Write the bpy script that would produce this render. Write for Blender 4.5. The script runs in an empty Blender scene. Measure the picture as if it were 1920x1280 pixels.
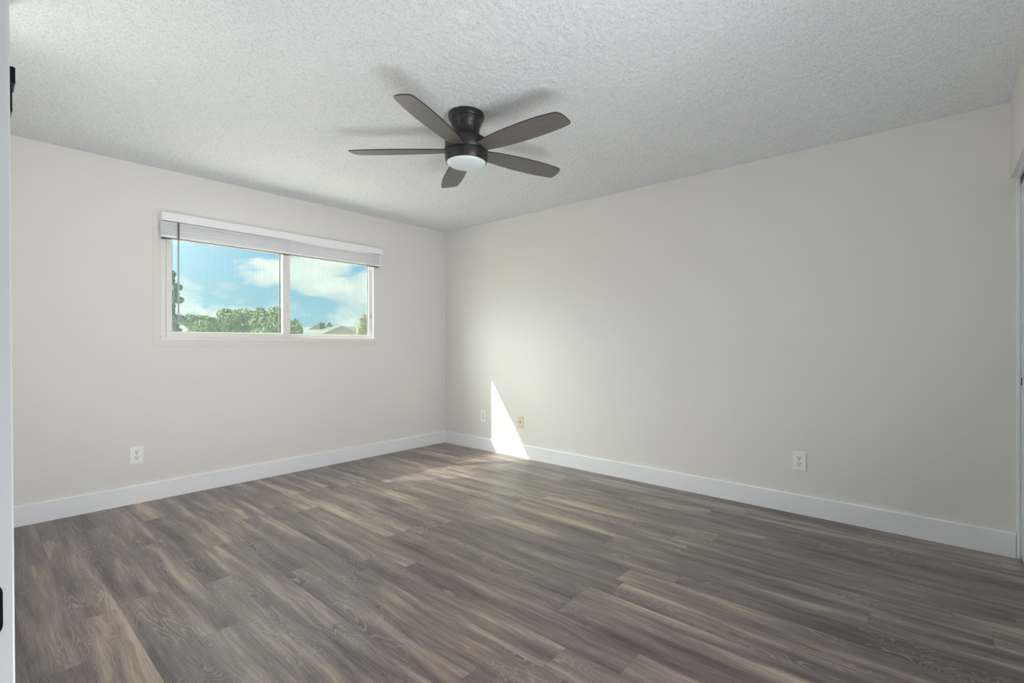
import bpy, bmesh, math, random
import numpy as np
from mathutils import Vector, Matrix, Euler

scene = bpy.context.scene
COL = scene.collection
PI = math.pi

# ------------------------------------------------------------------ camera
CAM = Vector((-3.724, -4.323, 1.14))
RIGHT = Vector((0.6615, -0.7499, 0)).normalized()
FWD = Vector((0.7499, 0.6615, 0)).normalized()
cd = bpy.data.cameras.new('camera')
cam = bpy.data.objects.new('camera', cd)
COL.objects.link(cam)
cam.location = CAM
cam.rotation_euler = (PI / 2, 0, math.atan2(FWD.y, FWD.x) - PI / 2)
cd.sensor_width = 36
cd.lens = 908 / 1920 * 36
cd.shift_y = 5 / 1920
cd.clip_start = 0.02
cd.clip_end = 600
scene.camera = cam

scene.view_settings.view_transform = 'Standard'
scene.view_settings.look = 'None'
scene.view_settings.gamma = 1
scene.view_settings.use_curve_mapping = False
scene.view_settings.exposure = 0.09
scene.cycles.use_denoising = True
scene.cycles.max_bounces = 14
scene.cycles.diffuse_bounces = 8
scene.cycles.glossy_bounces = 4
scene.cycles.transparent_max_bounces = 12
scene.cycles.caustics_reflective = False
scene.cycles.caustics_refractive = False

# light travels along SUNDIR: (0.897, -0.69, -1)
SUNDIR = Vector((0.897, -0.69, -1.0)).normalized()


# ------------------------------------------------------------------ node helpers
class NT:
    def __init__(self, tree):
        self.t = tree
        self.n = tree.nodes
        self.l = tree.links

    def new(self, kind, **kw):
        nd = self.n.new(kind)
        for k, v in kw.items():
            setattr(nd, k, v)
        return nd

    def put(self, sock, v):
        if isinstance(v, bpy.types.NodeSocket):
            self.l.new(v, sock)
        elif v is not None:
            if sock.type == 'RGBA' and hasattr(v, '__len__') and len(v) == 3:
                v = (*v, 1)
            sock.default_value = v

    def math(self, op, a, b=None, c=None, clamp=False):
        nd = self.new('ShaderNodeMath', operation=op, use_clamp=clamp)
        for s, v in zip(nd.inputs, (a, b, c)):
            self.put(s, v)
        return nd.outputs[0]

    def vmath(self, op, a, b=None):
        nd = self.new('ShaderNodeVectorMath', operation=op)
        self.put(nd.inputs[0], a)
        if b is not None:
            self.put(nd.inputs[1], b)
        return nd.outputs['Value'] if op in ('DOT_PRODUCT', 'LENGTH') else nd.outputs[0]

    def sep(self, v):
        nd = self.new('ShaderNodeSeparateXYZ')
        self.put(nd.inputs[0], v)
        return nd.outputs

    def comb(self, x, y, z):
        nd = self.new('ShaderNodeCombineXYZ')
        for s, v in zip(nd.inputs, (x, y, z)):
            self.put(s, v)
        return nd.outputs[0]

    def noise(self, vec, scale=1.0, detail=3.0, rough=0.5, dist=0.0):
        nd = self.new('ShaderNodeTexNoise')
        self.put(nd.inputs['Vector'], vec)
        self.put(nd.inputs['Scale'], scale)
        self.put(nd.inputs['Detail'], detail)
        self.put(nd.inputs['Roughness'], rough)
        self.put(nd.inputs['Distortion'], dist)
        return nd.outputs[0]

    def white(self, vec):
        nd = self.new('ShaderNodeTexWhiteNoise')
        nd.noise_dimensions = '3D'
        self.put(nd.inputs['Vector'], vec)
        return nd.outputs['Value']

    def ramp(self, fac, stops, interp='LINEAR'):
        nd = self.new('ShaderNodeValToRGB')
        cr = nd.color_ramp
        cr.interpolation = interp
        while len(cr.elements) < len(stops):
            cr.elements.new(0.5)
        for e, (p, c) in zip(cr.elements, stops):
            e.position = p
            e.color = (c, c, c, 1) if not hasattr(c, '__len__') else (*c, 1)
        self.put(nd.inputs[0], fac)
        return nd.outputs[0]

    def mix(self, fac, a, b, blend='MIX'):
        nd = self.new('ShaderNodeMix', data_type='RGBA', blend_type=blend)
        self.put(nd.inputs['Factor'], fac)
        self.put(nd.inputs[6], a)
        self.put(nd.inputs[7], b)
        return nd.outputs[2]

    def mapr(self, v, a, b, c, d, clamp=True):
        nd = self.new('ShaderNodeMapRange')
        nd.clamp = clamp
        for s, x in zip(nd.inputs, (v, a, b, c, d)):
            self.put(s, x)
        return nd.outputs[0]


def material(name, color=(0.8, 0.8, 0.8), rough=0.5, metal=0.0, spec=0.5, build=None):
    m = bpy.data.materials.new(name)
    m.use_nodes = True
    nt = NT(m.node_tree)
    p = nt.n['Principled BSDF']
    p.inputs['Base Color'].default_value = (*color, 1)
    p.inputs['Roughness'].default_value = rough
    p.inputs['Metallic'].default_value = metal
    p.inputs['Specular IOR Level'].default_value = spec
    if build:
        build(nt, p)
    return m


def bump(nt, p, height, strength, dist):
    b = nt.new('ShaderNodeBump')
    b.inputs['Strength'].default_value = strength
    b.inputs['Distance'].default_value = dist
    nt.put(b.inputs['Height'], height)
    nt.l.new(b.outputs[0], p.inputs['Normal'])


def pos(nt):
    return nt.new('ShaderNodeTexCoord').outputs['Object']


# ------------------------------------------------------------------ world: partly cloudy sky with a bright haze round the sun
w = bpy.data.worlds.new('sky')
scene.world = w
w.use_nodes = True
nt = NT(w.node_tree)
bg = nt.n['Background']
d = nt.vmath('NORMALIZE', nt.new('ShaderNodeTexCoord').outputs['Generated'])
sx, sy, sz = nt.sep(d)
blue = nt.ramp(sz, [(0.0, (0.36, 0.62, 0.74)), (0.14, (0.19, 0.49, 0.74)), (0.24, (0.07, 0.32, 0.64)), (1.0, (0.06, 0.22, 0.52))])
cv = nt.comb(sx, sy, nt.math('MULTIPLY', sz, 2.0))
cv = nt.vmath('ADD', cv, (3.1, 1.35, 0.12))
n1 = nt.noise(cv, 5.2, 7, 0.52, 0.35)
n2 = nt.noise(cv, 14.0, 5, 0.55, 0.2)
nn = nt.math('ADD', nt.math('MULTIPLY', n1, 0.82), nt.math('MULTIPLY', n2, 0.18))
cmask = nt.ramp(nn, [(0.47, 0.0), (0.53, 0.85), (0.62, 1.0)])
cshade = nt.ramp(nt.noise(nt.vmath('ADD', cv, (0, 0, 0.06)), 7.0, 5, 0.5), [(0.36, (0.56, 0.68, 0.74)), (0.58, (0.97, 0.97, 0.93))])
skyc = nt.mix(cmask, blue, cshade)
glow = nt.math('MAXIMUM', nt.vmath('DOT_PRODUCT', d, tuple(-SUNDIR)), 0.0)
g1 = nt.math('MULTIPLY', nt.math('POWER', glow, 4.9), 39.0)
glowc = nt.mix(1.0, (1.0, 0.97, 0.90), nt.comb(g1, g1, g1), 'MULTIPLY')
skyc = nt.mix(1.0, skyc, glowc, 'ADD')
below = nt.mapr(sz, -0.02, 0.0, 1.0, 0.0)
skyc = nt.mix(below, skyc, (0.35, 0.33, 0.29))
nt.l.new(skyc, bg.inputs['Color'])
bg.inputs['Strength'].default_value = 1.0

# ------------------------------------------------------------------ sun
sd = bpy.data.lights.new('sun', 'SUN')
sd.energy = 4.6
sd.angle = math.radians(0.6)
sd.color = (1.0, 0.97, 0.92)
sun = bpy.data.objects.new('sun', sd)
COL.objects.link(sun)
sun.rotation_euler = SUNDIR.to_track_quat('-Z', 'Y').to_euler()
sun.location = (-4, 4, 6)


def area(name, loc, direction, sx_, sy_, watts, color=(1, 1, 1)):
    a = bpy.data.lights.new(name, 'AREA')
    a.shape = 'RECTANGLE'
    a.size, a.size_y = sx_, sy_
    a.energy = watts
    a.color = color
    o = bpy.data.objects.new(name, a)
    COL.objects.link(o)
    o.location = loc
    o.rotation_euler = Vector(direction).normalized().to_track_quat('-Z', 'Z').to_euler()
    return o


# unseen fill lights added to brighten the room, not real fixtures
area('side_fill', (-3.66, -1.45, 1.35), (1, 0.25, 0.0), 2.2, 1.5, 9, (1.0, 0.985, 0.95))  # added fill along the west wall, no window there
area('bounce_fill', (-2.85, -4.30, 0.14), (0.30, 1.0, 1.0), 1.5, 0.45, 23, (0.95, 0.98, 1.0)).data.spread = math.radians(150)  # added upward fill, low beside the camera
area('closet_side_fill', (-2.32, -4.58, 1.3), (-0.05, 1, 0.0), 1.2, 1.8, 12, (1.0, 0.99, 0.97)).data.spread = math.radians(95)  # added fill in front of the closet wall
area('hallway_fill', (-4.4, -4.2, 1.6), (1, 0.35, 0.0), 1.0, 1.4, 4, (1.0, 0.98, 0.95))  # added fill in the hallway behind the camera


# ------------------------------------------------------------------ mesh helpers
def link_mesh(name, bm, mat, parent=None, smooth=False, loc=None):
    me = bpy.data.meshes.new(name)
    bm.normal_update()
    bm.to_mesh(me)
    bm.free()
    if mat:
        me.materials.append(mat)
    if smooth:
        for p_ in me.polygons:
            p_.use_smooth = True
        if smooth == 'auto':
            try:
                me.set_sharp_from_angle(angle=math.radians(35))
            except Exception:
                pass
    o = bpy.data.objects.new(name, me)
    COL.objects.link(o)
    if loc is not None:
        o.location = loc
    if parent:
        o.parent = parent
    return o


def add_box(bm, lo, hi, bev=0.0, seg=1):
    lo, hi = Vector(lo), Vector(hi)
    t = bmesh.new()
    bmesh.ops.create_cube(t, size=1)
    for v in t.verts:
        v.co = Vector(((lo[i] + hi[i]) / 2 + v.co[i] * (hi[i] - lo[i])) for i in range(3))
    if bev:
        bmesh.ops.bevel(t, geom=t.edges[:], offset=bev, segments=seg, affect='EDGES', profile=0.5)
    me = bpy.data.meshes.new('t')
    t.to_mesh(me)
    t.free()
    bm.from_mesh(me)
    bpy.data.meshes.remove(me)


def boxes(name, items, mat, parent=None, bev=0.0, seg=1):
    bm = bmesh.new()
    for lo, hi in items:
        add_box(bm, lo, hi, bev, seg)
    return link_mesh(name, bm, mat, parent)


def ring_xz(x0, x1, z0, z1, w_, y0, y1):
    """four bars round a rectangle in the plane of the window wall"""
    return [((x0, y0, z0), (x1, y1, z0 + w_)), ((x0, y0, z1 - w_), (x1, y1, z1)),
            ((x0, y0, z0 + w_), (x0 + w_, y1, z1 - w_)), ((x1 - w_, y0, z0 + w_), (x1, y1, z1 - w_))]


def lathe(name, prof, mat, parent=None, seg=72, loc=None):
    bm = bmesh.new()
    rings = []
    for r, z in prof:
        if r < 1e-5:
            rings.append([bm.verts.new((0, 0, z))])
        else:
            rings.append([bm.verts.new((r * math.cos(2 * PI * k / seg), r * math.sin(2 * PI * k / seg), z)) for k in range(seg)])
    for a, b in zip(rings, rings[1:]):
        for k in range(seg):
            k2 = (k + 1) % seg
            if len(a) == 1 and len(b) > 1:
                bm.faces.new((a[0], b[k2], b[k]))
            elif len(b) == 1 and len(a) > 1:
                bm.faces.new((a[k], a[k2], b[0]))
            elif len(a) > 1:
                bm.faces.new((a[k], a[k2], b[k2], b[k]))
    bmesh.ops.recalc_face_normals(bm, faces=bm.faces[:])
    return link_mesh(name, bm, mat, parent, smooth='auto', loc=loc)


def empty(name, loc, label=None, cat=None, group=None, kind=None):
    o = bpy.data.objects.new(name, None)
    COL.objects.link(o)
    o.location = loc
    tag(o, label, cat, group, kind)
    return o


def tag(o, label=None, cat=None, group=None, kind=None):
    if label:
        o['label'] = label
    if cat:
        o['category'] = cat
    if group:
        o['group'] = group
    if kind:
        o['kind'] = kind
    return o


def struct(o, label=None, cat=None):
    return tag(o, label, cat, None, 'structure')


# ------------------------------------------------------------------ materials
def m_wall(nt, p):
    c = pos(nt)
    n = nt.noise(c, 95, 4, 0.6)
    n_ = nt.noise(c, 1.3, 2, 0.5)
    nt.l.new(nt.mix(n_, (0.780, 0.770, 0.745), (0.797, 0.788, 0.765)), p.inputs['Base Color'])
    bump(nt, p, nt.ramp(n, [(0.35, 0.0), (0.65, 1.0)]), 0.16, 0.004)


WALL = material('wall_paint', rough=0.62, spec=0.3, build=m_wall)


def m_ceil(nt, p):
    c = pos(nt)
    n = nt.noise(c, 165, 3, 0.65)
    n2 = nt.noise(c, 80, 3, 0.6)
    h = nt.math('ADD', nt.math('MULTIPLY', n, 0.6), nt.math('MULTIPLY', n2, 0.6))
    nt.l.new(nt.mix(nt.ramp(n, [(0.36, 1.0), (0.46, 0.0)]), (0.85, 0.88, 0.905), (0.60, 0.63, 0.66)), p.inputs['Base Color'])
    bump(nt, p, h, 0.75, 0.008)


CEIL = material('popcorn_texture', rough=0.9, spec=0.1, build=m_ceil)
TRIM = material('trim_paint', (0.87, 0.895, 0.94), 0.33)
VINYL = material('window_vinyl', (0.80, 0.80, 0.78), 0.35)
GASKET_AND_SHADE = material('dark_gasket_and_shade', (0.03, 0.04, 0.035), 0.5)  # window gaskets, and the painted shade under the blind rail
BLIND = material('blind_white', (0.88, 0.89, 0.93), 0.4)
def m_wand(nt, p):
    p.inputs['Transmission Weight'].default_value = 0.85
    p.inputs['IOR'].default_value = 1.49


WAND = material('clear_wand', (0.42, 0.42, 0.44), 0.12, build=m_wand)
DOORP = material('door_paint', (0.70, 0.725, 0.76), 0.22)
CASING = material('casing_paint', (0.76, 0.755, 0.715), 0.5)


def m_floor(nt, p):
    c = pos(nt)
    x, y, z = nt.sep(c)
    xs = nt.math('DIVIDE', nt.math('ADD', x, 2.075 + 15), 0.15)
    row = nt.math('FLOOR', xs)
    fx = nt.math('FRACT', xs)
    r1 = nt.white(nt.comb(row, 3.3, 0.7))
    ys = nt.math('DIVIDE', nt.math('ADD', y, nt.math('MULTIPLY', r1, 9.0)), 1.22)
    idx = nt.math('FLOOR', ys)
    fy = nt.math('FRACT', ys)
    r2 = nt.white(nt.comb(row, idx, 1.9))
    r3 = nt.white(nt.comb(row, idx, 7.1))
    off = nt.math('MULTIPLY', r2, 61.0)
    # wander of the grain
    wob = nt.noise(nt.comb(nt.math('MULTIPLY', x, 3.0), nt.math('MULTIPLY', y, 2.2), off), 1.0, 3, 0.5)
    xw = nt.math('ADD', x, nt.math('MULTIPLY', nt.math('SUBTRACT', wob, 0.5), 0.065))
    # broad light and dark streaks along the plank
    s1 = nt.noise(nt.comb(nt.math('MULTIPLY', xw, 15.0), nt.math('MULTIPLY', y, 1.15), off), 1.0, 3, 0.5, 0.25)
    s2 = nt.noise(nt.comb(nt.math('MULTIPLY', xw, 60.0), nt.math('MULTIPLY', y, 2.6), off), 1.0, 4, 0.6)
    s3 = nt.noise(nt.comb(nt.math('MULTIPLY', xw, 230.0), nt.math('MULTIPLY', y, 9.0), off), 1.0, 3, 0.6)
    v = nt.math('ADD', nt.math('MULTIPLY', s1, 0.72), nt.math('MULTIPLY', s2, 0.28))
    v = nt.math('ADD', v, nt.math('MULTIPLY', nt.math('SUBTRACT', r3, 0.5), 0.10))
    base = nt.ramp(v, [(0.34, (0.108, 0.079, 0.078)), (0.44, (0.198, 0.151, 0.146)), (0.53, (0.275, 0.218, 0.199)),
                       (0.60, (0.42, 0.336, 0.282)), (0.68, (0.60, 0.485, 0.395))])
    # fine pores
    base = nt.mix(nt.mapr(s3, 0.35, 0.65, 0.35, 0.0), base, (0.045, 0.036, 0.034))
    base = nt.mix(nt.mapr(s3, 0.52, 0.72, 0.0, 0.35), base, (0.30, 0.26, 0.23))
    # limed cathedral figure, on some stretches of some planks
    fig = nt.noise(nt.comb(nt.math('MULTIPLY', x, 9.0), nt.math('MULTIPLY', y, 1.7), nt.math('ADD', off, 5.0)), 1.0, 2, 0.5, 0.6)
    rings = nt.math('SINE', nt.math('MULTIPLY', fig, 210.0))
    rings = nt.mapr(rings, 0.35, 1.0, 0.0, 1.0)
    where = nt.noise(nt.comb(nt.math('MULTIPLY', x, 5.0), nt.math('MULTIPLY', y, 2.4), nt.math('ADD', off, 17.0)), 1.0, 2, 0.5)
    where = nt.mapr(where, 0.50, 0.62, 0.0, 0.62)
    base = nt.mix(nt.math('MULTIPLY', rings, where), base, (0.42, 0.36, 0.33))
    # seams
    ex = nt.math('MINIMUM', fx, nt.math('SUBTRACT', 1.0, fx))
    ey = nt.math('MINIMUM', fy, nt.math('SUBTRACT', 1.0, fy))
    seam = nt.math('MAXIMUM', nt.mapr(ex, 0.0, 0.010, 1.0, 0.0), nt.mapr(ey, 0.0, 0.0014, 1.0, 0.0))
    base = nt.mix(nt.math('MULTIPLY', seam, 0.45), base, (0.03, 0.025, 0.024))
    nt.l.new(base, p.inputs['Base Color'])
    nt.l.new(nt.mapr(s2, 0.3, 0.7, 0.30, 0.42), p.inputs['Roughness'])
    bump(nt, p, nt.math('SUBTRACT', s3, nt.math('MULTIPLY', seam, 1.0)), 0.10, 0.0015)


FLOOR = material('plank_vinyl', rough=0.36, spec=0.5, build=m_floor)


def m_glass():
    m = bpy.data.materials.new('window_glass')
    m.use_nodes = True
    nt = NT(m.node_tree)
    nt.n.remove(nt.n['Principled BSDF'])
    out = nt.n['Material Output']
    tr = nt.new('ShaderNodeBsdfTransparent')
    tr.inputs[0].default_value = (0.93, 0.975, 0.955, 1)
    gl = nt.new('ShaderNodeBsdfGlossy')
    gl.inputs['Roughness'].default_value = 0.02
    fr = nt.new('ShaderNodeFresnel')
    fr.inputs[0].default_value = 1.35
    mx = nt.new('ShaderNodeMixShader')
    geo = nt.new('ShaderNodeNewGeometry')
    fac = nt.math('MULTIPLY', fr.outputs[0], nt.math('SUBTRACT', 1.0, geo.outputs['Backfacing']))
    nt.l.new(fac, mx.inputs[0])
    nt.l.new(tr.outputs[0], mx.inputs[1])
    nt.l.new(gl.outputs[0], mx.inputs[2])
    nt.l.new(mx.outputs[0], out.inputs[0])
    return m


def m_screen():
    m = bpy.data.materials.new('insect_mesh')
    m.use_nodes = True
    nt = NT(m.node_tree)
    nt.n.remove(nt.n['Principled BSDF'])
    out = nt.n['Material Output']
    tr = nt.new('ShaderNodeBsdfTransparent')
    df = nt.new('ShaderNodeBsdfDiffuse')
    df.inputs[0].default_value = (0.19, 0.23, 0.21, 1)
    tl = nt.new('ShaderNodeBsdfTranslucent')
    tl.inputs[0].default_value = (0.19, 0.23, 0.21, 1)
    ad = nt.new('ShaderNodeMixShader')
    ad.inputs[0].default_value = 0.5
    nt.l.new(df.outputs[0], ad.inputs[1])
    nt.l.new(tl.outputs[0], ad.inputs[2])
    mx = nt.new('ShaderNodeMixShader')
    x, y, z = nt.sep(pos(nt))
    streak = nt.noise(nt.comb(nt.math('MULTIPLY', x, 170), 0.0, nt.math('MULTIPLY', z, 2.0)), 1.0, 2, 0.5)
    nt.l.new(nt.mapr(streak, 0.3, 0.7, 0.09, 0.12), mx.inputs[0])
    nt.l.new(tr.outputs[0], mx.inputs[1])
    nt.l.new(ad.outputs[0], mx.inputs[2])
    nt.l.new(mx.outputs[0], out.inputs[0])
    return m


GLASS = m_glass()
SCREEN = m_screen()


def m_blade(nt, p):
    x, y, z = nt.sep(pos(nt))
    n = nt.noise(nt.comb(nt.math('MULTIPLY', x, 5.0), nt.math('MULTIPLY', y, 110.0), z), 1.0, 4, 0.6)
    nt.l.new(nt.ramp(n, [(0.3, (0.105, 0.097, 0.092)), (0.7, (0.155, 0.145, 0.138))]), p.inputs['Base Color'])


BLADE = material('blade_grey_oak', rough=0.42, build=m_blade)
BRONZE = material('dark_bronze', (0.016, 0.014, 0.016), 0.34, 0.0, 0.5)
BLADE_EDGE = material('blade_edge', (0.012, 0.011, 0.012), 0.5)
LENS = material('frosted_lens', (0.70, 0.79, 0.81), 0.35)
PLATE = material('plate_white', (0.90, 0.91, 0.93), 0.3)
RECEP = material('receptacle_white', (0.87, 0.88, 0.88), 0.3)
SLOT = material('slot_dark', (0.012, 0.012, 0.012), 0.6)
SCREW = material('screw_metal', (0.55, 0.55, 0.54), 0.35, 0.9)
IVORY = material('plate_ivory', (0.74, 0.67, 0.50), 0.35)
DARKMETAL = material('dark_lock_metal', (0.012, 0.014, 0.024), 0.3, 0.6)
BRASS = material('coax_metal', (0.20, 0.17, 0.12), 0.35, 0.9)
STUCCO = material('stucco', (0.14, 0.13, 0.11), 0.9)

# ------------------------------------------------------------------ room shell
H = 2.44
WX = -3.68          # west wall face
SY = -4.61          # closet wall face
struct(boxes('floor', [((-5.3, -5.5, -0.12), (0.14, 0.16, 0.0))], FLOOR), 'brown grey wood plank vinyl floor with tan streaks', 'floor')


def popcorn():
    step = 0.0095
    nx = int(3.70 / step)
    ny = int(4.65 / step)
    rng = np.random.default_rng(4)
    a = rng.random((nx, ny))
    k = (a + np.roll(a, 1, 0) + np.roll(a, 1, 1) + np.roll(np.roll(a, 1, 0), 1, 1)) / 4
    dz = np.clip((0.55 * a + 0.9 * k) - 0.45, 0, 1) * 0.0062
    X, Y = np.meshgrid(np.linspace(-3.69, 0.005, nx), np.linspace(-4.62, 0.005, ny), indexing='ij')
    X = X + (rng.random((nx, ny)) - 0.5) * step * 0.5
    Y = Y + (rng.random((nx, ny)) - 0.5) * step * 0.5
    co = np.stack([X, Y, H + 0.0015 - dz], -1).reshape(-1, 3)
    i = np.arange(nx * ny).reshape(nx, ny)
    q = np.stack([i[:-1, :-1], i[:-1, 1:], i[1:, 1:], i[1:, :-1]], -1).reshape(-1, 4)
    me = bpy.data.meshes.new('ceiling')
    me.vertices.add(len(co))
    me.vertices.foreach_set('co', co.ravel())
    me.loops.add(q.size)
    me.loops.foreach_set('vertex_index', q.ravel())
    me.polygons.add(len(q))
    me.polygons.foreach_set('loop_start', np.arange(0, q.size, 4))
    me.polygons.foreach_set('loop_total', np.full(len(q), 4))
    me.update(calc_edges=True)
    me.polygons.foreach_set('use_smooth', np.ones(len(q), dtype=bool))
    # solid slab above it
    bm = bmesh.new()
    bm.from_mesh(me)
    bpy.data.meshes.remove(me)
    add_box(bm, (-5.3, -5.5, H + 0.003), (0.14, 0.17, H + 0.16))
    o = link_mesh('ceiling', bm, CEIL)
    for p_ in o.data.polygons:
        p_.use_smooth = len(p_.vertices) == 4 and p_.area < 0.01
    return o


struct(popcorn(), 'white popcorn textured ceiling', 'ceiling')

WIN = (-2.76, -0.928, 1.165, 2.08)      # x0 x1 z0 z1 of the opening in the window wall
T = 0.16
wn = boxes('wall_north', [((-3.80, 0, 0), (WIN[0], T, H)), ((WIN[1], 0, 0), (0.12, T, H)),
                          ((WIN[0], 0, 0), (WIN[1], T, WIN[2])), ((WIN[0], 0, WIN[3]), (WIN[1], T, H))], WALL)
struct(wn, 'off-white painted wall around the window', 'wall')
struct(boxes('wall_east', [((0, -5.42, 0), (0.12, 0, H))], WALL), 'long off-white painted wall with sun patch', 'wall')
struct(boxes('wall_south', [((-2.55, SY - 0.12, 2.03), (0, SY, H)), ((-3.68, SY - 0.12, 0), (-2.55, SY, H))], WALL),
       'off-white wall with header above the closet doors', 'wall')
struct(boxes('wall_west', [((-3.80, -3.0, 0), (WX, 0, H)), ((-3.80, -4.61, 2.04), (WX, -3.0, H))], WALL),
       'off-white wall with the doorway', 'wall')
struct(boxes('wall_hall', [((-5.3, -5.5, 0), (-5.2, -2.4, H)), ((-5.2, -2.5, 0), (-3.80, -2.4, H)),
                           ((-5.2, -5.5, 0), (-3.80, -5.4, H)), ((-3.80, -5.5, 0), (-3.68, -4.61, H)),
                           ((-3.68, -5.52, 0), (0.12, -5.42, H))], WALL), 'hallway and closet walls', 'wall')

BH, BT = 0.13, 0.014


def baseboard(name, lo, hi, side):
    bm = bmesh.new()
    add_box(bm, lo, hi)
    es = []
    top = hi[2]
    for e in bm.edges:
        a, b = e.verts[0].co, e.verts[1].co
        if abs(a.z - top) < 1e-5 and abs(b.z - top) < 1e-5:
            m = (a + b) / 2
            if side == 'n' and abs(m.y - lo[1]) < 1e-5 or side == 'e' and abs(m.x - lo[0]) < 1e-5 or side == 'w' and abs(m.x - hi[0]) < 1e-5:
                es.append(e)
    if es:
        bmesh.ops.bevel(bm, geom=es, offset=0.006, segments=3, affect='EDGES', profile=0.5)
    return struct(link_mesh(name, bm, TRIM), 'white baseboard', 'baseboard')


baseboard('baseboard_north', (WX + BT, -BT, 0.0), (0, 0, BH), 'n')
baseboard('baseboard_east', (-BT, -4.630, 0.0), (0, -BT, BH), 'e')
baseboard('baseboard_west', (WX, -2.93, 0.0), (WX + BT, 0, BH), 'w')

# ------------------------------------------------------------------ window
win = struct(empty('window_1', ((WIN[0] + WIN[1]) / 2, 0, WIN[2]), 'white vinyl two-pane sliding window', 'window'))


def wbox(name, items, mat, bev=0.0, parent=win):
    o = boxes(name, items, mat, None, bev)
    o.parent = parent
    o.matrix_parent_inverse = Matrix.Translation(-Vector(win.location)) if parent is win else Matrix.Identity(4)
    return o


x0, x1, z0, z1 = WIN
wbox('window_casing', ring_xz(x0 - 0.045, x1 + 0.03, z0 - 0.042, z1 + 0.03, 0.045, -0.0035, 0.0), CASING, 0.0012)
wbox('window_frame', ring_xz(x0, x1, z0, z1, 0.034, -0.006, 0.085) + ring_xz(x0 + 0.030, x1 - 0.030, z0 + 0.026, z1 - 0.026, 0.012, 0.02, 0.08), VINYL, 0.0025)
sash = wbox('window_sash', ring_xz(x0 + 0.036, -1.826, z0 + 0.030, z1 - 0.036, 0.040, 0.002, 0.034), VINYL, 0.004)
wbox('window_mullion', [((-1.846, 0.012, z0 + 0.034), (-1.803, 0.08, z1 - 0.036))], VINYL, 0.002)
wbox('window_bead', ring_xz(-1.826, x1 - 0.034, z0 + 0.032, z1 - 0.036, 0.036, 0.022, 0.06), VINYL, 0.004)
wbox('window_gasket', ring_xz(-2.686, -1.882, 1.229, 2.006, 0.006, 0.0150, 0.026), GASKET_AND_SHADE)
wbox('window_gasket', ring_xz(-1.806, -0.996, 1.229, 2.010, 0.006, 0.036, 0.052), GASKET_AND_SHADE)
wbox('window_pane', [((-2.684, 0.018, 1.231), (-1.884, 0.022, 2.006))], GLASS)
wbox('window_pane', [((-1.806, 0.042, 1.230), (-0.998, 0.046, 2.010))], GLASS)
wbox('window_screen', [((x0 + 0.034, 0.088, z0 + 0.012), (x1 - 0.034, 0.0885, z1 - 0.012))], SCREEN)
wbox('sash_pull', [((-2.712, -0.004, 1.47), (-2.706, 0.004, 1.60))], VINYL, 0.0015)
wbox('sash_pull', [((-0.978, 0.016, 1.40), (-0.970, 0.024, 1.47))], material('pull_grey', (0.45, 0.45, 0.46), 0.4), 0.0015)

# ------------------------------------------------------------------ raised blind over the window
bl = empty('window_blind', (-1.84, -0.03, 2.10), 'white raised window blind with valance and hanging wand above the sliding window', 'blind')


def bbox_(name, items, mat, bev=0.0):
    o = boxes(name, items, mat, None, bev)
    o.parent = bl
    o.matrix_parent_inverse = Matrix.Translation(-Vector(bl.location))
    return o


bx0, bx1 = -2.768, -0.917
bbox_('valance', [((bx0 - 0.002, -0.094, 2.044), (bx1 + 0.005, -0.084, 2.106)),
                  ((bx0 - 0.002, -0.086, 2.044), (bx0 + 0.008, -0.0005, 2.106)),
                  ((bx1 - 0.005, -0.086, 2.044), (bx1 + 0.005, -0.0005, 2.106))], BLIND, 0.003)
bbox_('headrail', [((bx0 + 0.012, -0.066, 2.056), (bx1 - 0.010, -0.005, 2.100))], BLIND, 0.002)
rr = random.Random(3)
zz = 1.952
NS = 9
for k in range(NS):
    z_ = zz + k * 0.0104
    dx = rr.uniform(-0.0015, 0.0015)
    dy = rr.uniform(-0.002, 0.002)
    bm = bmesh.new()
    n = 6
    top, bot = [], []
    for i in range(n + 1):
        u = i / n
        yy = -0.068 + dy + 0.056 * u
        crown = 0.0026 * (1 - (2 * u - 1) ** 2) - 0.0016
        for xx, lst in ((bx0 + dx, 0), (bx1 + dx, 1)):
            top.append(bm.verts.new((xx, yy, z_ + crown + 0.0072)))
            bot.append(bm.verts.new((xx, yy, z_ + crown)))
    for i in range(n):
        a, b, c, e = 2 * i, 2 * i + 1, 2 * i + 3, 2 * i + 2
        bm.faces.new((top[a], top[b], top[c], top[e]))
        bm.faces.new((bot[e], bot[c], bot[b], bot[a]))
        bm.faces.new((top[a], top[e], bot[e], bot[a]))
        bm.faces.new((top[c], top[b], bot[b], bot[c]))
    bm.faces.new((top[1], top[0], bot[0], bot[1]))
    bm.faces.new((top[2 * n], top[2 * n + 1], bot[2 * n + 1], bot[2 * n]))
    bmesh.ops.recalc_face_normals(bm, faces=bm.faces[:])
    s = link_mesh('slat', bm, BLIND)
    s.parent = bl
    s.matrix_parent_inverse = Matrix.Translation(-Vector(bl.location))
bbox_('bottom_rail', [((bx0, -0.069, 1.925), (bx1, -0.012, 1.948))], BLIND, 0.004)
bbox_('rail_shade_strip', [((bx0 + 0.01, -0.064, 1.9205), (bx1 - 0.01, -0.012, 1.926))], GASKET_AND_SHADE)  # dark strip added as painted shade on the rail's underside
# ladder tapes running down the front of the stack
for lx in (-2.60, -2.2, -1.84, -1.48, -1.07):
    bbox_('ladder_cord', [((lx - 0.0012, -0.0716, 1.930), (lx + 0.0012, -0.0700, 2.056))], BLIND)


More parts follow.
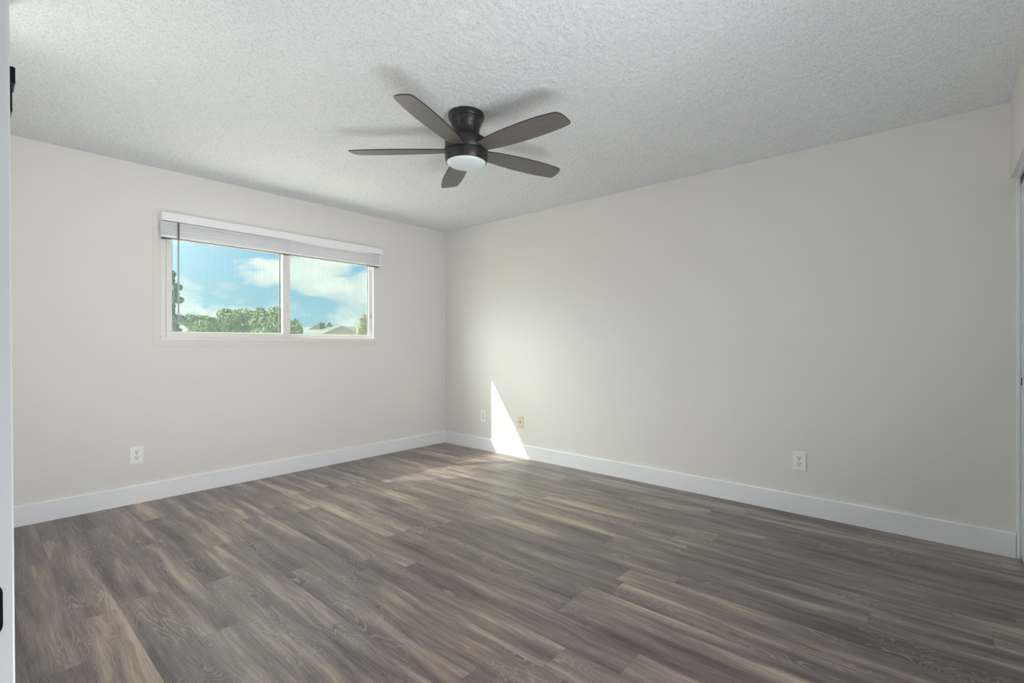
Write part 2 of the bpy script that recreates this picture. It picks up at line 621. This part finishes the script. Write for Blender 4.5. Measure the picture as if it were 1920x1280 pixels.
def rod(name, a, b, r, mat, parent, seg=16):
    a, b = Vector(a), Vector(b)
    bm = bmesh.new()
    bmesh.ops.create_cone(bm, cap_ends=True, segments=seg, radius1=r, radius2=r, depth=(b - a).length)
    q = (b - a).to_track_quat('Z', 'Y')
    bmesh.ops.transform(bm, matrix=Matrix.Translation((a + b) / 2) @ q.to_matrix().to_4x4(), verts=bm.verts[:])
    o = link_mesh(name, bm, mat, smooth='auto')
    o.parent = parent
    o.matrix_parent_inverse = Matrix.Translation(-Vector(parent.location))
    return o


rod('tilt_wand', (-2.663, -0.078, 2.052), (-2.663, -0.078, 1.287), 0.0060, WAND, bl)

# ------------------------------------------------------------------ ceiling fan
FX, FY = -1.842, -2.318
FZ = 2.235
fan = empty('ceiling_fan', (FX, FY, H), 'dark bronze five-blade ceiling fan with grey blades and frosted light', 'ceiling fan')
BR_D = H
lathe('canopy', [(0.0, -0.002), (0.098, -0.002), (0.101, -0.006), (0.101, -0.029), (0.098, -0.035), (0.092, -0.037), (0.091, -0.040)], BRONZE, fan)
lathe('neck', [(0.091, -0.038), (0.087, -0.060), (0.0815, -0.072), (0.0820, -0.074), (0.080, -0.077), (0.0755, -0.095), (0.0745, -0.108), (0.077, -0.118),
               (0.083, -0.130), (0.093, -0.142), (0.106, -0.149), (0.112, -0.151)], BRONZE, fan)
lathe('motor_housing', [(0.06, -0.148), (0.114, -0.150), (0.119, -0.153), (0.121, -0.160), (0.122, -0.210), (0.119, -0.215), (0.06, -0.216)], BRONZE, fan)
lathe('light_housing', [(0.06, -0.216), (0.117, -0.2165), (0.1215, -0.220), (0.1215, -0.232), (0.119, -0.255), (0.1155, -0.272), (0.1145, -0.275), (0.108, -0.276), (0.10, -0.270)], BRONZE, fan)
lathe('light_lens', [(0.110, -0.271), (0.1095, -0.2765), (0.105, -0.282), (0.095, -0.288), (0.080, -0.2935), (0.055, -0.298), (0.03, -0.2997), (0.0, -0.3003)], LENS, fan)


def make_blade(ang):
    # outline in blade space: x along the blade, y across; +y is the counter-clockwise side
    up = [(0.085, 0.040), (0.12, 0.046), (0.18, 0.055), (0.26, 0.063), (0.35, 0.069), (0.44, 0.0705), (0.53, 0.068), (0.60, 0.062), (0.640, 0.056), (0.652, 0.052), (0.658, 0.045)]
    dn = [(0.649, -0.040), (0.643, -0.050), (0.630, -0.058), (0.60, -0.0635), (0.53, -0.070), (0.44, -0.0715), (0.35, -0.069), (0.26, -0.063), (0.18, -0.054), (0.12, -0.044), (0.085, -0.037)]
    mid = [(0.660, 0.025), (0.659, 0.0), (0.655, -0.022)]
    out = up + mid + dn
    th = 0.0055
    bm = bmesh.new()
    lo = [bm.verts.new((x, y, -th / 2)) for x, y in out]
    hi = [bm.verts.new((x, y, th / 2)) for x, y in out]
    f1 = bm.faces.new(lo)
    f2 = bm.faces.new(hi[::-1])
    sides = []
    for i in range(len(out)):
        j = (i + 1) % len(out)
        sides.append(bm.faces.new((lo[j], lo[i], hi[i], hi[j])))
    bmesh.ops.recalc_face_normals(bm, faces=bm.faces[:])
    for f in sides:
        f.material_index = 1
    o = link_mesh('blade', bm, BLADE, fan)
    o.data.materials.append(BLADE_EDGE)
    # the blade pitches about its own length, counter-clockwise side lower
    o.rotation_euler = (Matrix.Rotation(ang, 3, 'Z') @ Matrix.Rotation(math.radians(-10.5), 3, 'X')).to_euler()
    o.location = (0, 0, FZ - H - 0.003)
    return o


camang = math.atan2(RIGHT.y, RIGHT.x)
for k in range(5):
    make_blade(camang + math.radians(177.9 + 72 * k))

# ------------------------------------------------------------------ outlets and coax plate


def place_on(o, wall, p):
    """local frame: x to the right along the wall, z up, -y out of the wall into the room"""
    o.location = p
    o.rotation_euler = (0, 0, 0 if wall == 'n' else -PI / 2)


def plate_mesh(w_, h_, t_):
    bm = bmesh.new()
    add_box(bm, (-w_ / 2, -t_, -h_ / 2), (w_ / 2, 0, h_ / 2))
    es = [e for e in bm.edges if all(abs(v.co.y + t_) < 1e-6 for v in e.verts)]
    bmesh.ops.bevel(bm, geom=es, offset=0.0035, segments=3, affect='EDGES', profile=0.6)
    return bm


def outlet(wall, p, label):
    t = empty('electrical_outlet', (0, 0, 0), label, 'outlet', 'duplex outlets on the walls')
    link_mesh('cover_plate', plate_mesh(0.079, 0.125, 0.0060), PLATE, t)
    for s in (1, -1):
        zc = s * 0.0205
        bm = bmesh.new()
        # receptacle face: a disc with flattened top and bottom
        pts = []
        for k in range(40):
            a = 2 * PI * k / 40
            pts.append((0.0172 * math.cos(a), max(-0.0142, min(0.0142, 0.0172 * math.sin(a)))))
        lo = [bm.verts.new((x, -0.0058, z + zc)) for x, z in pts]
        hi = [bm.verts.new((x * 0.95, -0.0080, z * 0.95 + zc)) for x, z in pts]
        bm.faces.new(hi)
        for i in range(40):
            j = (i + 1) % 40
            bm.faces.new((lo[i], lo[j], hi[j], hi[i]))
        bmesh.ops.recalc_face_normals(bm, faces=bm.faces[:])
        r = link_mesh('receptacle', bm, RECEP, t)
        sl = bmesh.new()
        add_box(sl, (-0.0080, -0.0085, zc + 0.0005), (-0.0050, -0.0079, zc + 0.0105))
        add_box(sl, (0.0050, -0.0085, zc + 0.0013), (0.0078, -0.0079, zc + 0.0098))
        bmesh.ops.create_cone(sl, cap_ends=True, segments=16, radius1=0.0034, radius2=0.0034, depth=0.0008,
                              matrix=Matrix.Translation((0, -0.0082, zc - 0.0062)) @ Matrix.Rotation(PI / 2, 4, 'X'))
        link_mesh('socket_slots', sl, SLOT, r)
    bm = bmesh.new()
    bmesh.ops.create_cone(bm, cap_ends=True, segments=18, radius1=0.0034, radius2=0.0028, depth=0.0012,
                          matrix=Matrix.Translation((0, -0.0064, 0)) @ Matrix.Rotation(PI / 2, 4, 'X'))
    link_mesh('screw', bm, SCREW, t)
    place_on(t, wall, p)
    return t


outlet('n', (-2.899, 0, 0.345), 'white outlet plate low on the window wall, left of the window')
outlet('e', (0, -0.627, 0.362), 'white outlet plate near the room corner, left of the sun patch')
outlet('e', (0, -3.617, 0.353), 'white outlet plate low on the right end of the long wall')

cx = empty('coax_plate', (0, 0, 0), 'ivory cable wall plate with one dark jack, right of the sun patch', 'wall plate')
link_mesh('cover_plate', plate_mesh(0.075, 0.118, 0.0060), IVORY, cx)
bm = bmesh.new()
bmesh.ops.create_cone(bm, cap_ends=True, segments=6, radius1=0.0065, radius2=0.0065, depth=0.003,
                      matrix=Matrix.Translation((0, -0.0075, 0)) @ Matrix.Rotation(PI / 2, 4, 'X'))
bmesh.ops.create_cone(bm, cap_ends=True, segments=20, radius1=0.0046, radius2=0.0046, depth=0.010,
                      matrix=Matrix.Translation((0, -0.011, 0)) @ Matrix.Rotation(PI / 2, 4, 'X'))
link_mesh('jack', bm, BRASS, cx, smooth='auto')
for s in (1, -1):
    bm = bmesh.new()
    bmesh.ops.create_cone(bm, cap_ends=True, segments=18, radius1=0.0030, radius2=0.0026, depth=0.0012,
                          matrix=Matrix.Translation((0, -0.0064, s * 0.042)) @ Matrix.Rotation(PI / 2, 4, 'X'))
    link_mesh('screw', bm, IVORY, cx)
place_on(cx, 'e', (0, -1.157, 0.355))

# ------------------------------------------------------------------ closet front on the right
struct(boxes('trim_1', [((-0.013, -4.648, 0), (0, -4.632, 2.03)), ((-2.55, -4.648, 2.018), (-0.013, -4.632, 2.03))], TRIM, None, 0.001), 'white closet jamb trim', 'trim')
cl = struct(empty('door_2', (-0.6, -4.66, 0), 'white sliding closet door', 'door'))


def cbox(name, items, mat, bev=0.0):
    o = boxes(name, items, mat, None, bev)
    o.parent = cl
    o.matrix_parent_inverse = Matrix.Translation(-Vector(cl.location))
    return o


cbox('door_panel', [((-1.28, -4.672, 0.012), (-0.016, -4.648, 1.985))], DOORP, 0.003)
cbox('finger_pull', [((-0.062, -4.6485, 0.925), (-0.040, -4.6455, 0.965))], DARKMETAL, 0.001)
struct(boxes('trim_2', [((-2.55, -4.70, 1.992), (-0.013, -4.650, 2.03))], DARKMETAL), 'dark overhead closet door track', 'trim')
cl2 = struct(empty('door_3', (-1.85, -4.69, 0), 'white rear sliding closet door', 'door'))
o = boxes('door_panel', [((-2.545, -4.704, 0.012), (-1.24, -4.680, 1.985))], DOORP, None, 0.003)
o.parent = cl2
o.matrix_parent_inverse = Matrix.Translation(-Vector(cl2.location))

# ------------------------------------------------------------------ entry door leaf beside the camera, seen on its edge
LX0, LX1, LY0 = CAM.x, CAM.x + 0.0350, -3.578
dr = struct(empty('door_1', (LX1, LY0, 1.14), 'white door leaf seen edge-on at the left', 'door'))


def dbox(name, items, mat, bev=0.0, seg=1, parent=None):
    o = boxes(name, items, mat, None, bev, seg)
    o.parent = dr
    o.matrix_parent_inverse = Matrix.Translation(-Vector(dr.location))
    return o


dbox('door_leaf', [((LX0, LY0, 0.012), (LX1, -3.006, 2.03))], DOORP, 0.0016, 2)
# round-cornered latch plate let into the edge
bm = bmesh.new()
cxp, czp, hw, hh, rc = CAM.x + 0.0137, 0.860, 0.0125, 0.0285, 0.0115
pts = []
for (sx_, sz_, a0) in ((1, 1, 0), (-1, 1, 90), (-1, -1, 180), (1, -1, 270)):
    for k in range(7):
        a = math.radians(a0 + 90 * k / 6)
        pts.append((cxp + sx_ * (hw - rc) + rc * math.cos(a), czp + sz_ * (hh - rc) + rc * math.sin(a)))
lo = [bm.verts.new((x, LY0 + 0.001, z)) for x, z in pts]
hi = [bm.verts.new((x, LY0 - 0.0012, z)) for x, z in pts]
bm.faces.new(hi)
for i in range(len(pts)):
    j = (i + 1) % len(pts)
    bm.faces.new((lo[i], lo[j], hi[j], hi[i]))
bmesh.ops.recalc_face_normals(bm, faces=bm.faces[:])
lp = link_mesh('latch_plate', bm, DARKMETAL)
lp.parent = dr
lp.matrix_parent_inverse = Matrix.Translation(-Vector(dr.location))
dbox('surface_bolt', [((LX1 - 0.0005, LY0 + 0.002, 1.420), (LX1 + 0.0042, LY0 + 0.030, 1.4385)),
                      ((LX1 - 0.0005, LY0 + 0.004, 1.390), (LX1 + 0.0018, LY0 + 0.028, 1.4215))], DARKMETAL, 0.0008)
dr.rotation_euler = (0, math.radians(-0.36), 0)
struct(boxes('trim_3', [((WX, -3.0, 0), (WX + 0.014, -2.93, 2.11)), ((WX, -4.61, 2.04), (WX + 0.014, -3.0, 2.11))], TRIM), 'white door casing', 'trim')

# ------------------------------------------------------------------ outdoors


def m_ground(nt, p):
    n = nt.noise(pos(nt), 0.6, 5, 0.6)
    nt.l.new(nt.mix(n, (0.62, 0.56, 0.48), (0.72, 0.67, 0.58)), p.inputs['Base Color'])


GROUND = material('gravel', rough=0.95, spec=0.1, build=m_ground)
g = boxes('ground', [((-120, 0.17, -0.30), (180, 260, -0.15))], GROUND)
struct(g, 'pale gravel yard outside the window', 'ground')


def at(px, py, depth):
    return CAM + FWD * depth + RIGHT * ((px - 960) / 908 * depth) + Vector((0, 0, (645 - py) / 908 * depth))


def leafmat(name, c1, c2):
    def b(nt, p):
        n = nt.noise(pos(nt), 3.0, 3, 0.6)
        nt.l.new(nt.mix(nt.ramp(n, [(0.35, 0.0), (0.65, 1.0)]), c1, c2), p.inputs['Base Color'])
    return material(name, rough=0.7, spec=0.2, build=b)


LEAF_G = leafmat('leaf_green', (0.055, 0.095, 0.06), (0.12, 0.165, 0.085))
LEAF_D = leafmat('leaf_dark', (0.03, 0.065, 0.055), (0.05, 0.09, 0.075))
LEAF_O = leafmat('leaf_olive', (0.12, 0.12, 0.06), (0.17, 0.16, 0.08))
BARK = material('bark', (0.045, 0.038, 0.032), 0.9)
GZ = -0.15


def tree(name, label, px, py_top, px_w, depth, mat, seed, n=12000, conical=False, leaf=0.075, py_bot=650, group=None):
    top = at(px, py_top, depth)
    R_ = px_w / 908 * depth / 2
    zb = at(px, py_bot, depth).z
    base = Vector((top.x, top.y, GZ))
    t = empty(name, base, label, 'tree', group)
    rng = np.random.default_rng(seed)
    h0, h1 = zb - GZ, top.z - GZ
    vs, fs = [], []
    # lobes of foliage
    lobes = []
    for k in range(16 if not conical else 12):
        u = rng.random()
        if conical:
            zc = h0 + (h1 - h0) * (k + 0.5) / 12
            rad = R_ * (1.0 - 0.62 * (k / 12)) * (0.6 + 0.6 * rng.random())
            a = rng.random() * 2 * PI
            lobes.append((math.cos(a) * rad * 0.6, math.sin(a) * rad * 0.6, zc, rad * 0.75, (h1 - h0) * 0.045))
        else:
            a = rng.random() * 2 * PI
            q = math.sqrt(u)
            zc = h0 + (h1 - h0) * (0.25 + 0.62 * rng.random() * (1 - 0.45 * q * q))
            lobes.append((math.cos(a) * R_ * 0.72 * q, math.sin(a) * R_ * 0.72 * q, zc, R_ * (0.28 + 0.2 * rng.random()), (h1 - h0) * (0.12 + 0.10 * rng.random())))
    m = n // len(lobes)
    for (lx, ly, lz, lr, lh) in lobes:
        dv = rng.normal(size=(m, 3))
        dv /= np.linalg.norm(dv, axis=1)[:, None]
        rad = rng.random(m) ** 0.4
        P = np.stack([lx + dv[:, 0] * lr * rad, ly + dv[:, 1] * lr * rad, lz + dv[:, 2] * lh * rad], 1)
        A = rng.normal(size=(m, 3))
        A /= np.linalg.norm(A, axis=1)[:, None]
        B = np.cross(A, rng.normal(size=(m, 3)))
        B /= np.linalg.norm(B, axis=1)[:, None]
        s = leaf * (0.6 + 0.7 * rng.random(m))[:, None]
        for i in range(m):
            k0 = len(vs)
            vs += [tuple(P[i] - A[i] * s[i]), tuple(P[i] + B[i] * s[i] * 0.5), tuple(P[i] + A[i] * s[i]), tuple(P[i] - B[i] * s[i] * 0.5)]
            fs.append((k0, k0 + 1, k0 + 2, k0 + 3))
    me = bpy.data.meshes.new('foliage')
    me.from_pydata(vs, [], fs)
    me.materials.append(mat)
    o = bpy.data.objects.new('foliage', me)
    COL.objects.link(o)
    o.parent = t
    bm = bmesh.new()
    hh_ = max(0.6, h0 + (h1 - h0) * (0.85 if conical else 0.55))
    bmesh.ops.create_cone(bm, cap_ends=True, segments=10, radius1=max(0.08, R_ * 0.08), radius2=max(0.03, R_ * 0.03), depth=hh_,
                          matrix=Matrix.Translation((0, 0, hh_ / 2)))
    for k in range(5):
        a = 2 * PI * k / 5
        v1 = Vector((math.cos(a) * R_ * 0.5, math.sin(a) * R_ * 0.5, h0 + (h1 - h0) * 0.45))
        v0 = Vector((0, 0, h0 * 0.7))
        bmesh.ops.create_cone(bm, cap_ends=True, segments=6, radius1=R_ * 0.035, radius2=R_ * 0.012, depth=(v1 - v0).length,
                              matrix=Matrix.Translation((v0 + v1) / 2) @ (v1 - v0).to_track_quat('Z', 'Y').to_matrix().to_4x4())
    link_mesh('trunk', bm, BARK, t)
    return t


tree('conifer_tree', 'dark blue-green conifer at the far left edge of the window view', 326, 508, 34, 18, LEAF_D, 5, 5000, True, 0.06)
tree('leafy_tree', 'green leafy tree beyond the window, just right of the conifer', 385, 571, 86, 24, LEAF_G, 11)
tree('leafy_tree', 'green leafy tree in the middle of the left window pane', 447, 566, 88, 27, LEAF_G, 12)
tree('leafy_tree', 'green leafy tree at the right end of the left window pane', 508, 573, 80, 25, LEAF_G, 13)
tree('leafy_tree', 'small tree at the lower left corner of the right window pane', 553, 592, 34, 30, LEAF_G, 14, 5000)
tree('olive_tree', 'yellowish tree at the right edge of the right window pane', 695, 578, 48, 28, LEAF_O, 15, 6000)
tree('distant_tree', 'tiny round tree showing above the far roof ridge', 617, 603, 13, 100, LEAF_D, 16, 900, False, 0.22, 625)

ROOF = material('roof_shingle', (0.042, 0.047, 0.041), 0.9)
TRIMH = material('fascia', (0.035, 0.04, 0.038), 0.8)


def house():
    c = at(622, 645, 66)
    c.z = GZ
    t = empty('house', c, 'low house with grey shingle roof seen through the right window pane', 'house')
    ang = math.atan2(RIGHT.y, RIGHT.x)
    t.rotation_euler = (0, 0, ang)
    W_ = 10.6
    boxes('wall', [((-W_ / 2 + 0.3, -3.5, 0), (W_ / 2 - 0.3, 3.5, 2.62))], STUCCO, t)
    ze, zr = 2.62, 3.72
    # main gabled roof, ridge running left to right
    bm = bmesh.new()
    A = [(-W_ / 2, -4, ze), (W_ / 2, -4, ze), (W_ / 2, 4, ze), (-W_ / 2, 4, ze), (-W_ / 2 + 0.4, 0, zr - 0.15), (W_ / 2 - 1.6, 0, zr)]
    v = [bm.verts.new(p_) for p_ in A]
    for f in ((0, 1, 5, 4), (2, 3, 4, 5), (1, 2, 5), (3, 0, 4), (3, 2, 1, 0)):
        bm.faces.new([v[i] for i in f])
    bmesh.ops.recalc_face_normals(bm, faces=bm.faces[:])
    link_mesh('roof', bm, ROOF, t)
    # forward gable on the right
    bm = bmesh.new()
    A = [(0.9, -5.2, ze), (W_ / 2 + 0.2, -5.2, ze), (3.2, -5.2, zr - 0.12), (0.9, -0.5, ze), (W_ / 2 + 0.2, -0.5, ze), (3.2, -0.5, zr - 0.12)]
    v = [bm.verts.new(p_) for p_ in A]
    for f in ((0, 1, 2), (0, 2, 5, 3), (2, 1, 4, 5), (3, 5, 4), (1, 0, 3, 4)):
        bm.faces.new([v[i] for i in f])
    bmesh.ops.recalc_face_normals(bm, faces=bm.faces[:])
    link_mesh('gable_roof', bm, ROOF, t)
    boxes('gable_wall', [((1.2, -5.0, 0), (W_ / 2 - 0.1, -3.5, 2.62))], STUCCO, t)
    bm = bmesh.new()
    for (a, b) in (((0.9, ze), (3.2, zr - 0.12)), ((3.2, zr - 0.12), (W_ / 2 + 0.2, ze))):
        q = [bm.verts.new(p_) for p_ in ((a[0], -5.28, a[1] - 0.12), (b[0], -5.28, b[1] - 0.12), (b[0], -5.28, b[1] + 0.04), (a[0], -5.28, a[1] + 0.04),
                                         (a[0], -5.20, a[1] - 0.12), (b[0], -5.20, b[1] - 0.12), (b[0], -5.20, b[1] + 0.04), (a[0], -5.20, a[1] + 0.04))]
        for f in ((0, 1, 2, 3), (7, 6, 5, 4), (3, 2, 6, 7), (0, 4, 5, 1), (0, 3, 7, 4), (1, 5, 6, 2)):
            bm.faces.new([q[i] for i in f])
    link_mesh('fascia', bm, TRIMH, t)
    # wedge-shaped roof box
    bm = bmesh.new()
    A = [(-2.6, -1.6, 3.2), (-1.0, -1.6, 3.2), (-1.0, -1.6, 4.15), (-2.6, 0.2, 3.2), (-1.0, 0.2, 3.2), (-1.0, 0.2, 4.15)]
    v = [bm.verts.new(p_) for p_ in A]
    for f in ((0, 1, 2), (3, 5, 4), (0, 2, 5, 3), (1, 4, 5, 2), (0, 3, 4, 1)):
        bm.faces.new([v[i] for i in f])
    bmesh.ops.recalc_face_normals(bm, faces=bm.faces[:])
    link_mesh('roof_dormer', bm, TRIMH, t)


house()
